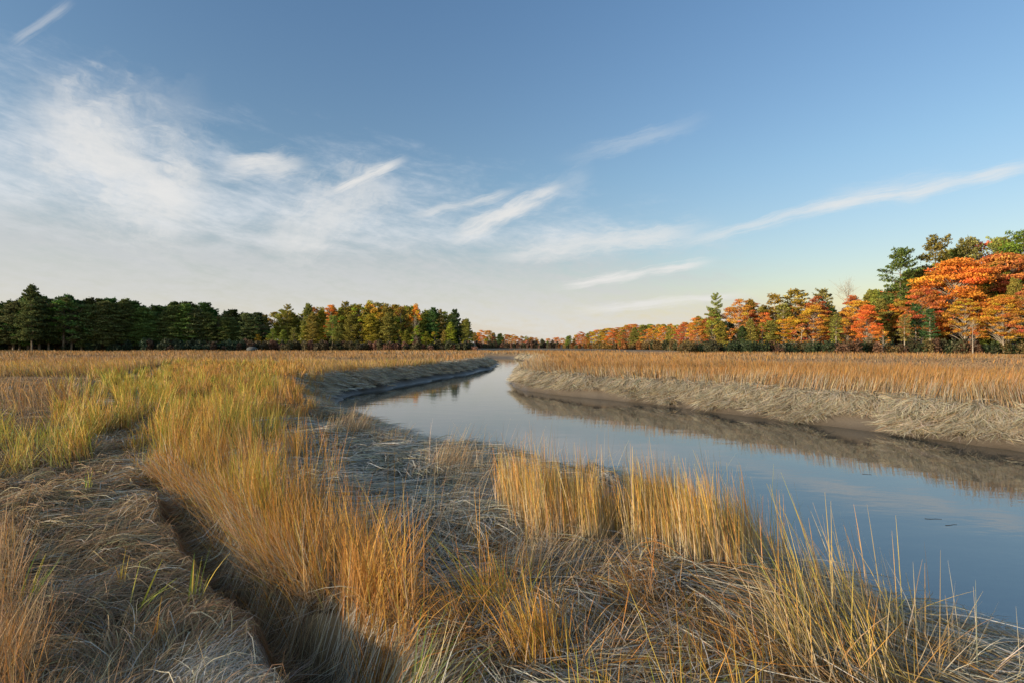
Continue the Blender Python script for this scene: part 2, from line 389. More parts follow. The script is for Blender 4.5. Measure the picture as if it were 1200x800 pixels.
# a loose fringe of shorter blades
sel = R.random(n) < .25
kk = np.arange(sel.sum())
parts.append(tall(x[sel] + R.normal(0, .05, sel.sum()), y[sel] + R.normal(0, .05, sel.sum()), kk, .42, .5, pal(len(kk), [GREY, BROWN, TAN]) * .9, pal(len(kk), [TAN, GOLD, GREY, YGREEN], [3, 2, 1, 1]), spread=.35, bend=1.2))
# tip clump hanging over the ditch
x, y = zip(*[G(R.uniform(405, 468), R.uniform(725, 785)) for _ in range(52)]); x = np.array(x); y = np.array(y)
x, y, k = clump(x, y, .03, 20); n = len(x)
parts.append(tall(x, y, k, .46, .35, pal(n, [BROWN, TAN, ORANGE]) * .8, pal(n, [GOLD, ORANGE, YEL], [4, 3, 1]), leanaz=-.5, bend=.8))
stuff('golden_cordgrass', parts, 'tall golden and yellow-green cordgrass stand beside the little ditch')

# --- pale reed stand by the water, right of centre
a = np.array(gW); mnx, mny = a.min(0); mxx, mxy = a.max(0)
x = R.uniform(mnx, mxx, 5200); y = R.uniform(mny, mxy, 5200)
ok = inpoly(x, y, gW) & (fbm(x, y, .3, 2, 31) > .46) & (R.random(5200) < np.interp(px_of(x, y)[0], [590, 640, 800, 900], [.45, .75, .7, .35])); x, y = x[ok], y[ok]
x, y, k = clump(x, y, .03, 5); n = len(x)
ct = pal(n, [GOLD, YEL, STRAW, ORANGE, YGREEN], [4, 2.5, 3, 2, .25]); cb = pal(n, [GREY, PALE, STRAW], [2, 4, 3])
parts = [tall(x, y, k, .54, .12, cb, ct, w=.0050, K=5, leanaz=2.6, spread=.06, bend=.22)]
# thin grey stalks at the water edge behind
x, y = zip(*[G(R.uniform(470, 950), R.uniform(545, 640)) for _ in range(420)]); x = np.array(x); y = np.array(y)
ok = S(x, y) > .25; x, y = x[ok], y[ok]; k = np.arange(len(x)); n = len(x)
parts.append(tall(x, y, k, .62, .3, pal(n, [GREY, TAN]), pal(n, [STRAW, PALE, TAN]), w=.003, leanaz=.6, spread=.2, bend=.8))
# leaning clump low on the bank at the bottom
x, y = zip(*[G(R.uniform(930, 1085), R.uniform(735, 850)) for _ in range(60)]); x = np.array(x); y = np.array(y)
x, y, k = clump(x, y, .05, 9); n = len(x)
parts.append(tall(x, y, k, .60, .8, pal(n, [GREY, STRAW, TAN]), pal(n, [YEL, GOLD, STRAW, YGREEN], [2, 3, 3, .8]), w=.005, leanaz=2.5, spread=.12, bend=.25))
stuff('pale_reeds', parts, 'upright straw-coloured reeds with orange tips along the near water edge')

# --- wispy brown tufts on the bank rim left of the water
parts = []
for (X0, X1, Y0, Y1, m, h, az_) in ((385, 430, 500, 515, 34, .5, .5), (430, 480, 515, 535, 16, .35, .5), (500, 545, 550, 572, 34, .5, .6), (550, 590, 555, 585, 9, .5, .6), (345, 392, 455, 500, 40, .4, 0),
                                 (600, 700, 690, 720, 18, .5, -.5)):
    x, y = zip(*[G(R.uniform(X0, X1), R.uniform(Y0, Y1)) for _ in range(m)]); x = np.array(x); y = np.array(y)
    x, y, k = clump(x, y, .05, 14); n = len(x)
    parts.append(tall(x, y, k, h, .55, pal(n, [GREY, BROWN]), pal(n, [TAN, BROWN, STRAW, MAUVE]), w=.0035, leanaz=az_, spread=.3, bend=.7))
stuff('bank_grass', parts, 'wispy brown grass leaning off the rim of the near bank')

# --- foreground tufts in the mat, centre and right (golden leaning sprays)
parts = []
for (X, Y, m, r, h, az_, ln, cols) in (
        (640, 800, 260, .06, .52, 2.3, .45, [GOLD, ORANGE, YEL]), (585, 745, 220, .07, .50, 2.9, .85, [GOLD, ORANGE, YGREEN]), (545, 765, 260, .10, .45, -2.6, .9, [ORANGE, BROWN, GOLD]),
        (700, 880, 34, .05, .45, 1.6, .2, [GOLD, YEL, YGREEN]), (805, 900, 22, .04, .60, 1.6, .12, [GOLD, YEL, YGREEN]), (860, 800, 200, .14, .36, 3.6, 1.0, [ORANGE, GOLD, BROWN]),
        (760, 740, 260, .12, .4, 3.9, 1.0, [ORANGE, TAN, BROWN]), (690, 790, 200, .1, .4, .1, .8, [TAN, GREY, ORANGE]), (940, 810, 100, .1, .46, 2.8, .8, [GOLD, STRAW, TAN]),
        (1010, 770, 80, .1, .42, 2.6, .8, [STRAW, GREY, TAN]), (620, 690, 200, .16, .45, -.3, 1.1, [GREY, PALE, TAN]), (500, 640, 220, .18, .42, -.7, 1.1, [GREY, TAN, BROWN]),
        (540, 600, 220, .2, .42, -.2, 1.1, [BROWN, TAN, GREY]), (1100, 800, 140, .12, .4, .3, 1.1, [STRAW, TAN, PALE]), (880, 880, 16, .04, .5, 1.9, .3, [YEL, GOLD]),
        (470, 850, 150, .09, .45, .3, .6, [STRAW, GREY, GREEN]), (420, 860, 90, .06, .5, 1.0, .6, [YGREEN, STRAW, GREEN])):
    gx, gy = G(X, Y); x = gx + R.normal(0, r, m); y = gy + R.normal(0, r * .7, m); n = m
    k = R.integers(0, 6, m)
    parts.append(tall(x, y, k, h, ln, pal(n, cols + [GREY]) * .85, pal(n, cols), w=.0048, K=6, leanaz=az_, spread=.16, bend=.7))
stuff('leaning_grass_sprays', parts, 'golden and tan grass sprays leaning over the matted foreground hay')

# --- brown hay standing softly left of the ditch, and at the picture's lower corner
parts = []
x, y = wedge(2600, 1.8, 9, 50)
X, Y = px_of(x, y)
ok = (X < 560) & (segdist(x, y, ditch) > .3) & ~inpoly(x, y, gR) & (x < np.interp(y, DY + [9], DX + [-5])) & (fbm(x, y, .7, 2, 41) > .45)
x, y = x[ok], y[ok]; x, y, k = clump(x, y, .07, 14); n = len(x)
parts.append(tall(x, y, k, .26, .9, pal(n, [BROWN, MAUVE]), pal(n, [MAUVE, TAN, BROWN, STRAW], [4, 3, 2, 1]), w=.0028, K=5, leanaz=.8, spread=.35, bend=.9))
x, y = zip(*[G(R.uniform(-90, 32), R.uniform(640, 860)) for _ in range(150)]); x = np.array(x); y = np.array(y)
x, y, k = clump(x, y, .05, 16); n = len(x)
parts.append(tall(x, y, k, .42, .3, pal(n, [BROWN, TAN]), pal(n, [MAUVE, ORANGE, TAN, GOLD], [3, 2, 3, 1]), w=.0033, bend=.6))
stuff('brown_salt_hay', parts, 'soft brown salt hay left of the little ditch')

# --- yellow-green patches at left mid distance
parts = []
x, y = wedge(2600, 5.5, 22, 50, 1.2)
X, Y = px_of(x, y)
PT = [[(-80, 512), (110, 512), (125, 545), (60, 565), (-80, 562)], [(110, 455), (200, 440), (200, 480), (110, 475)], [(-80, 520), (60, 525), (90, 560), (-80, 580)]]
ok = np.zeros(len(x), bool)
for P in PT: ok |= inpoly(X + R.normal(0, 8, len(x)), Y, P)
ok &= fbm(x, y, .8, 2, 51) > .42
x, y = x[ok], y[ok]; x, y, k = clump(x, y, .07, 20); n = len(x)
parts.append(tall(x, y, k, .52, .25, pal(n, [BROWN, GREY, TAN]) * .8, pal(n, [YGREEN, YEL, GOLD, GREEN], [4, 3, 2, 1]), w=.0045, bend=.7))
stuff('yellow_green_cordgrass', parts, 'patchy yellow-green cordgrass at the left beyond the brown hay')

# --- meadows out to the trees
def meadow(n, d0, d1, pw, wk, K):
    x, y = wedge(n, d0, d1, 52, pw); s = S(x, y); X, Y = px_of(x, y)
    far_side = (segdist(x, y, near[::4]) > segdist(x, y, far[::4]))
    ok = (s > np.where(far_side, .55, 1.7)) & ~inpoly(x, y, gR) & ((y > 11) | far_side | (X < 140))
    for (px, py, a, b) in PANS: ok &= ((x - px) / a) ** 2 + ((y - py) / b) ** 2 > 1.7
    x, y, s, fs = x[ok], y[ok], s[ok], far_side[ok]; n = len(x); D = np.hypot(x, y)
    # kind of grass: 1 tall golden, 0 short mauve
    bn = fbm(x * .35, y, 7, 3, 61)
    tallm = np.where(fs, sstep(22, 13, s + (bn - .5) * 14) + .8 * sstep(.55, .66, bn) * (D > 50), sstep(7, 2.5, s) * (y > 24) * .8 + .75 * sstep(.50, .60, bn))
    tallm = tallm * np.where((~fs) & (y < 24), .35, 1)
    tallm = np.clip(tallm + .9 * ((y > 26) & (y < 44) & (x < -4) & ~fs), 0, 1)
    tt = R.random(n) < tallm
    ed = np.clip((3.2 - s) / 2, 0, 1) * fs
    gold = pal(n, [GOLD, ORANGE, TAN, (.40, .24, .10)], [2.4, 1.6, 3, 3]) * np.array([.84, .80, .78]); leftyel = pal(n, [YEL, YGREEN, GOLD, TAN], [1.5, .6, 3, 3]); mv = pal(n, [MAUVE, BROWN, TAN, (.30, .18, .10)], [3, 2.5, 2.5, 2]) * .8
    gy = pal(n, [GREY, STRAW, TAN], [2, 2, 2])
    ct = np.where(tt[:, None], np.where(((~fs) & (R.random(n) < .6) & (y > 22) & (D < 50))[:, None], leftyel, gold), mv)
    ct = np.where((R.random(n) < ed * .7)[:, None], gy, ct)
    ct = ct * (.72 + .6 * fbm(x * .4, y, 5, 3, 66))[:, None]; cb = ct * .4 + pal(n, [GREY, TAN, BROWN], [1 , 2, 2]) * .45
    Lh = np.where(tt, R.uniform(.42, .78, n), R.uniform(.18, .34, n)) * (.62 + .76 * fbm(x, y, 2.5, 3, 71))
    laz = fbm(x, y, 4, 2, 81) * 8
    p0 = np.abs(R.normal(0, .14, n)) + np.where(tt, .05, .3); p1 = p0 + np.abs(R.normal(.2, .3, n))
    return blades(x, y, Lh, laz + R.normal(0, .7, n), p0, p1, (.003 + wk * .8 * D) * R.uniform(.6, 1.4, n), cb, ct, K=K)
stuff('marsh_meadow', [meadow(230000, 6.5, 45, 1.0, .00075, 3), meadow(150000, 45, 150, 1.0, .0010, 2)], 'wide marsh meadow of golden cordgrass and mauve-brown salt hay')

# --- thatch hanging over the far banks
def thatch(n, line, side, s0, s1, fs, cols, L0=.4, L1=.95, dark=1.0):
    P = np.array([p for p in line if p[1] > 2 and p[1] < 105 and abs(p[0]) < p[1] * 1.3 + 3]); d = np.diff(P, axis=0); ln = np.hypot(d[:, 0], d[:, 1]); mid = (P[1:] + P[:-1]) / 2
    wgt = ln / np.hypot(mid[:, 0], mid[:, 1]) ** .75; wgt /= wgt.sum(); i = R.choice(len(ln), n, p=wgt); t = R.random(n)
    nx = -d[i, 1] / ln[i] * side; ny = d[i, 0] / ln[i] * side; off = R.uniform(-.4, s1 + .9, n); nb = n // 13; bk = np.repeat(np.arange(nb), 13); n = len(bk); i = i[:nb][bk]; t = t[:nb][bk]; off = off[:nb][bk]; nx = nx[:nb][bk]; ny = ny[:nb][bk]; bn_ = np.clip(R.normal(0, 1, nb), -1.8, 1.6)[bk]; bl = R.uniform(L0, L1, nb)[bk]
    x = P[i, 0] + d[i, 0] * t + nx * off; y = P[i, 1] + d[i, 1] * t + ny * off; rj = .02 + .0016 * y; x = x + R.normal(0, 1, n) * rj; y = y + R.normal(0, 1, n) * rj; s = S(x, y)
    lo_ = s0 + .85 * (fbm(x, y, .8, 3, 91) - .5); D = np.hypot(x, y)
    ok = (s > lo_) & (s < s1); x, y, s, D, bn_, bl = x[ok], y[ok], s[ok], D[ok], bn_[ok], bl[ok]; n = len(x)
    e = .3; gx = S(x + e, y) - S(x - e, y); gy = S(x, y + e) - S(x, y - e)
    sw = (fbm(x, y, 1.3, 2, 95) - .5) * 3.4 + (fbm(x, y, .35, 2, 96) - .5) * 2.5
    az = np.arctan2(-gy, -gx) + sw * .32 + bn_ * .42 + R.normal(0, .14, n)
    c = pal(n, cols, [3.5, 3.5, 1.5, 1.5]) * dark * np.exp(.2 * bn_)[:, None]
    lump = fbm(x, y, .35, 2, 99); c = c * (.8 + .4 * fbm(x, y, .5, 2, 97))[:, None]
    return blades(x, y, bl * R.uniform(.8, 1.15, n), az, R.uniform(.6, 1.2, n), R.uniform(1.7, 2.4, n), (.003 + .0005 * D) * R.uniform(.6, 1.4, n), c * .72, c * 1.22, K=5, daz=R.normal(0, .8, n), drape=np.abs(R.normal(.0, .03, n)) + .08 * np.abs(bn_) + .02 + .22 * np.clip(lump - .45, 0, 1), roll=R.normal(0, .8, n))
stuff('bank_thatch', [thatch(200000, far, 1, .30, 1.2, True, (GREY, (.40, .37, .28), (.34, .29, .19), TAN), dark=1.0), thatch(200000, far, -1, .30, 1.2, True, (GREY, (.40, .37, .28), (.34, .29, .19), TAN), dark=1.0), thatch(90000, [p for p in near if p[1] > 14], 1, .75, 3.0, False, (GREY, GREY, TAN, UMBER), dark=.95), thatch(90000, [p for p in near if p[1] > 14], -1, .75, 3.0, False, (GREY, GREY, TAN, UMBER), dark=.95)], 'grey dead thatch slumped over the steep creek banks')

# ------------------------------------------------------------------ single green and yellow shoots (things)
def shoot(name, X, Y, m, h, lean, az_, cols, label, group='single grass shoots in the hay', w=.008):
    gx, gy = G(X, Y); n = m
    x = R.normal(0, .018, n); y = R.normal(0, .018, n); zb = float(H(np.array([gx]), np.array([gy]))[0])
    az = az_ + R.normal(0, .9, n)
    p0 = np.abs(R.normal(lean * .5, .12, n)); p1 = p0 + np.abs(R.normal(lean, .3, n))
    V, Fc, C = blades(x, y, 1.25 * h * R.uniform(.6, 1.1, n), az, p0, p1, 1.3 * w * R.uniform(.7, 1.2, n), pal(n, cols) * 1.0, pal(n, cols) * 1.35, K=7, z0=np.zeros(n))
    o = link(name, mesh_np(name, V, Fc, C), M_GRASS, label=label, category='grass', group=group); o.location = (gx, gy, zb)
shoot('grass_shoot', 228, 705, 9, .36, .15, 1.2, [GREEN, YGREEN, YEL], 'tallest bright green grass shoot in the brown hay beside the ditch')
shoot('grass_shoot', 142, 690, 8, .24, .1, 1.2, [YEL, GOLD], 'short yellow upright grass shoot in the brown hay')
shoot('grass_shoot', 180, 755, 3, .26, .05, 1.2, [GOLD, ORANGE], 'thin single orange stalk in the brown hay')
shoot('grass_shoot', 150, 720, 8, .32, .8, .8, [YGREEN, TAN], 'pale green shoot leaning over beside the short yellow one')
shoot('grass_shoot', 102, 590, 9, .26, .3, 1.3, [GREEN, YGREEN], 'small green tuft on the grey patch of matted hay')
shoot('grass_shoot', 24, 715, 9, .34, .3, .8, [GREEN, YGREEN], 'green shoot beside the brown hay in the lower corner')
shoot('grass_shoot', 118, 740, 4, .22, 1.5, .2, [YEL, STRAW], 'flat yellow blades lying over the brown hay')
shoot('grass_shoot', 110, 790, 4, .25, 1.4, .1, [YEL, GOLD], 'bent yellow blades closest to the bottom of the brown hay')
shoot('grass_shoot', 330, 730, 10, .30, .9, .2, [YGREEN, GREEN, STRAW], 'green blades drooping over the dark ditch mouth')
shoot('grass_shoot', 345, 700, 12, .30, 1.0, -.2, [STRAW, YGREEN], 'straw blades arching over the ditch under the golden cordgrass')
shoot('grass_shoot', 375, 845, 12, .40, .9, .7, [YGREEN, GREEN, STRAW], 'long arching green blades rising out of the ditch mouth')
shoot('grass_shoot', 430, 815, 12, .36, 1.0, .3, [STRAW, GREEN, GREY], 'grey-green blades spilling over the centre side of the ditch')
shoot('grass_shoot', 900, 640, 9, .75, .25, 1.9, [YGREEN, STRAW], 'tall greenish reed rising by the water above the leaning clump', 'reed stalks by the water', .006)
shoot('grass_shoot', 1130, 800, 8, .3, .9, .5, [STRAW, BROWN], 'dry brown stalks poking from the wrack at the water edge', 'reed stalks by the water', .004)
shoot('grass_shoot', 1080, 775, 8, .35, .8, .4, [GREY, BROWN], 'grey stalks beside the brown ones at the water edge', 'reed stalks by the water', .004)

# floating stems
def tube(P, r0, r1, ns=6):
    P = np.array(P, float); n = len(P); T = np.gradient(P, axis=0); T /= np.linalg.norm(T, axis=1)[:, None] + 1e-9
    ref = np.array([.31, .95, .05]) if abs(T[0][2]) > .8 else np.array([0, 0, 1.])
    A = np.cross(T, ref); A /= np.linalg.norm(A, axis=1)[:, None] + 1e-9; B = np.cross(T, A)
    r = np.linspace(r0, r1, n)[:, None, None]; th = np.linspace(0, 2 * np.pi, ns, endpoint=False)[None, :, None]
    V = P[:, None] + r * (np.cos(th) * A[:, None] + np.sin(th) * B[:, None])
    i = np.arange(n - 1)[:, None] * ns; j = np.arange(ns)[None]; j2 = (j + 1) % ns
    Fc = np.stack([i + j, i + j2, i + ns + j2, i + ns + j], -1).reshape(-1, 4)
    return V.reshape(-1, 3), Fc, np.ones((n * ns, 3))
for (X, Y, l, a, lab) in ((1113, 614, .42, .15, 'reddish stem floating in open water, farthest out'), (1092, 607, .5, -.15, 'thin dark stem floating next to the reddish one'), (1015, 555, .35, -.5, 'short stem floating near the far bank reflection'),
                         (1025, 712, .4, .3, 'dark stem floating close to the near bank wrack'), (1120, 720, .25, -.6, 'small dark stem floating off the wrack at the lower corner')):
    gx, gy = G(X, Y, W_); l *= .45; tt = np.linspace(-.5, .5, 7)
    o = link('floating_stem', mesh_np('floating_stem', *tube([(t * l, .05 * math.sin(t * 6) * l, .002) for t in tt], .004, .002)[:2]), M_TWIG, label=lab, category='stem', group='stems floating on the creek')
    o.location = (gx, gy, W_); o.rotation_euler.z = a

# ------------------------------------------------------------------ trees
def leafquads(P, size, col, up=.5):
    """diamond leaves round points P"""
    n = len(P); a = R.normal(0, 1, (n, 3)); a /= np.linalg.norm(a, axis=1)[:, None]; b = R.normal(0, 1, (n, 3)); b[:, 2] *= up
    b -= a * (a * b).sum(1)[:, None]; b /= np.linalg.norm(b, axis=1)[:, None]
    s = (size * R.uniform(.6, 1.3, n))[:, None]
    V = np.stack([P - a * s, P - b * s * .55, P + a * s, P + b * s * .55], 1).reshape(-1, 3)
    Fc = (np.arange(n) * 4)[:, None] + np.arange(4)[None]
    return V, Fc, np.repeat(col, 4, 0)
def limb(p, q, r0, r1, sag=.1, n=5):
    p = np.array(p, float); q = np.array(q, float); t = np.linspace(0, 1, n)[:, None]
    P = p + (q - p) * t; P[:, 2] += np.sin(np.pi * t[:, 0]) * sag * np.linalg.norm(q - p); P += R.normal(0, .02, P.shape) * np.linalg.norm(q - p) * (t * (1 - t) * 4)
    return tube(P, r0, r1, 5)
def pine(h=20, rad=4.2, first=.2, dens=1.0, top=.9, droop=.0, gap=.75, full=1.0):
    """white pine: straight trunk, whorls of plumed branches"""
    wob = R.normal(0, .12, 2)
    tr = lambda z: np.array([wob[0] * math.sin(z / h * 4), wob[1] * math.sin(z / h * 5 + 1), z])
    wood = [tube([tr(z) for z in np.linspace(-.3, h * .985, 9)], .016 * h, .03, 7)]; lp = []; lc = []
    z = h * first
    while z < h * .985:
        f = (z / h - first) / (1 - first)
        prof = rad * (np.interp(f, [0, .15, .45, .7, .9, 1], [.75, 1, .95, .72, .42 * top, .12]))
        nb = int(R.integers(4, 7)); a0 = R.uniform(0, 6.28)
        for i in range(nb):
            if R.random() < .14 / full: continue
            a = a0 + i * 6.28 / nb + R.normal(0, .25); l = prof * R.uniform(.55, 1.2)
            lift = np.interp(f, [0, .5, 1], [.02, .18, .7]) + R.normal(0, .06) - droop
            p = tr(z + R.normal(0, .15)); d = np.array([math.cos(a), math.sin(a), lift]); q = p + d * l
            wood.append(limb(p, q, .012 + .012 * l, .01, -.03, 4))
            m = int((18 + 36 * l) * dens); t = R.uniform(.25, 1.05, m) ** .8
            c = p + (q - p) * t[:, None]; sp = (.12 + .17 * l * np.sin(np.clip(t, 0, 1) * 2.6))
            side = np.array([-math.sin(a), math.cos(a), 0])
            c = c + side * (R.normal(0, 1, m) * sp)[:, None] + np.array([0, 0, 1]) * (R.normal(.1, .17, m))[:, None]
            lp.append(c); v = np.exp(R.normal(0, .22)) * np.exp(R.normal(0, .25, m))
            lc.append(np.stack([v * np.exp(R.normal(0, .08, m)), v, v * .9], -1))
        z += gap * R.uniform(.7, 1.25) * (1 - .35 * f)
    c = tr(h * .97) + R.normal(0, 1, (50, 3)) * np.array([.25, .25, .5]); lp.append(c); lc.append(np.ones((50, 3)))
    return wood, leafquads(np.concatenate(lp), np.full(sum(map(len, lp)), .23), np.clip(np.concatenate(lc), .3, 2.2))
def broad(h=18, rad=5.5, first=.3, nl=46, leaf=95, flat=.32, size=.26, top=1.0, bare=0.0, trunk=.018):
    """broadleaf: forked trunk, limbs, flattened layered leaf clumps with gaps"""
    fork = h * first * R.uniform(.8, 1.1); lean = R.normal(0, .4, 2)
    wood = [tube([(lean[0] * (max(z, 0) / h) ** 1.5, lean[1] * (max(z, 0) / h) ** 1.5, z) for z in np.linspace(-.3, h * .8, 8)], trunk * h, .05, 7)]
    lp, lc = [], []
    for i in range(nl):
        f = R.random() ** .8; z = fork + (h - fork) * f
        prof = rad * np.interp((z - fork) / (h - fork), [0, .25, .6, .85, 1], [.75, 1, .88, .55, .2])
        a = i * 2.4 + R.normal(0, .3); rr = prof * R.uniform(.25, 1.0) ** .6
        q = np.array([math.cos(a) * rr, math.sin(a) * rr, z]); zb = max(fork * .8, z - rr * R.uniform(.4, .9) - .5)
        p = np.array([lean[0] * (zb / h) ** 1.5, lean[1] * (zb / h) ** 1.5, min(zb, h * .78)])
        wood.append(limb(p, q, .02 + .010 * rr, .015, .08, 5))
        if bare > 0:
            for _ in range(6):
                d = R.normal(0, 1, 3) * np.array([1, 1, .5]) + np.array([0, 0, 1.0]); wood.append(limb(q - (q - p) * R.uniform(0, .5), q + d * R.uniform(.5, 1.1), .014, .006, .02, 3))
        if bare > 0 and (R.random() < bare or f > .55): continue
        cr = R.uniform(.7, 1.35) * rad / 5.5; m = int(leaf * cr ** 2 * R.uniform(.7, 1.2))
        u = R.normal(0, 1, (m, 3)); u /= np.linalg.norm(u, axis=1)[:, None]; u *= (R.random((m, 1)) ** .45)
        c = q + u * np.array([cr * 1.25, cr * 1.25, cr * flat * 1.35])
        lp.append(c); v = np.exp(R.normal(0, .16)) * np.exp(R.normal(0, .2, m)); hue = np.exp(R.normal(0, .2)) * np.exp(R.normal(0, .1, m))
        lc.append(np.stack([v, v * hue, v * .9], -1))
    P = np.concatenate(lp)
    return wood, leafquads(P, np.full(len(P), size), np.clip(np.concatenate(lc), .3, 2.2), up=.5)
PROTO = {}
def proto(key, wl, h, bark):
    wood, lv = wl; V, Fc, C = join(wood)
    tm = mesh_np('trunk', V, Fc, smooth_=True); tm.materials.append(bark)
    cm = mesh_np('crown', lv[0], lv[1], lv[2]); cm.materials.append(M_LEAF)
    PROTO[key] = (tm, cm, float(max(np.sort(lv[0][:, 2])[-20], V[:, 2].max() if key[:4] == 'bare' else 0)))
for i in range(4): proto('pine%d' % i, pine(20, R.uniform(3.8, 4.8), R.uniform(.08, .2), 1.1, 1.0, full=1.4, gap=.62), 20, M_BARK)        # full dense pines
for i in range(3): proto('tallpine%d' % i, pine(22, R.uniform(4.4, 5.6), .34, .85, 1.15, gap=1.15, full=.8), 22, M_BARK)                      # open, layered
for i in range(3): proto('yellowpine%d' % i, pine(18, 3.0, .35, .55, 1.1, gap=.9, full=.7), 18, M_PALE)                                    # thin
for i in range(4): proto('oak%d' % i, broad(17, R.uniform(5, 6.2), R.uniform(.22, .34), 72, 95, .28, .2), 17, M_PALE)
for i in range(2): proto('bigoak%d' % i, broad(20, 7.6, .25, 135, 75, .24, .22), 20, M_PALE)
for i in range(3): proto('roundtree%d' % i, broad(15, R.uniform(3.6, 4.4), .2, 42, 120, .55), 15, M_BARK)
for i in range(2): proto('bare%d' % i, broad(17, 3.4, .3, 34, 60, .4, bare=.72), 17, M_PALE)
for i in range(2): proto('sapling%d' % i, broad(9, 2.2, .25, 22, 90, .5, trunk=.012), 9, M_PALE)
DARKG = (.13, .165, .065); PINEG = (.055, .105, .040); YPINE = (.25, .25, .06); OLIVE = (.23, .20, .06); RUST = (.45, .175, .06); FIRE = (.58, .225, .06); AMBER = (.55, .26, .05); REDD = (.42, .125, .06); YELO = (.42, .30, .05); GOLDG = (.29, .24, .045); BRWN = (.20, .11, .06)
NAMES = {'pine': 'pine_tree', 'tallpine': 'pine_tree', 'yellowpine': 'pine_tree', 'oak': 'oak_tree', 'bigoak': 'oak_tree', 'roundtree': 'broadleaf_tree', 'bare': 'bare_tree', 'sapling': 'young_tree'}
def tree(key, x, y, h, col, label, group, wide=1.0, cat='tree'):
    tm, cm, h0 = PROTO[key]; s = h / h0
    nm = NAMES[key.rstrip('0123456789')]
    o = empty(nm, (x, y, float(upland(x, y)) - .05), label=label, category=cat, group=group)
    o.rotation_euler.z = R.uniform(0, 6.28); o.scale = (s * wide, s * wide, s)
    for part, me in (('trunk', tm), ('crown', cm)):
        c = bpy.data.objects.new(part, me); COL.objects.link(c); c.parent = o
        if part == 'crown': j = np.exp(R.normal(0, .10, 3)); c.color = (col[0] * j[0], col[1] * j[1], col[2] * j[2], 1)
    return o
def at(X, D): return ((X - 600) / F * D, D)
def hgt(top, D): return EYE + (HY - top) / F * D
def kind(k): 
    n = sum(q.rstrip('0123456789') == k for q in PROTO); return k + str(R.integers(0, n))
LOOK = {}
def place(k, X, top, D, col, label, group, wide=1.0):
    x, y = at(X, D); return tree(kind(k), x, y, hgt(top, D) - float(upland(x, y)), col, label, group, wide)

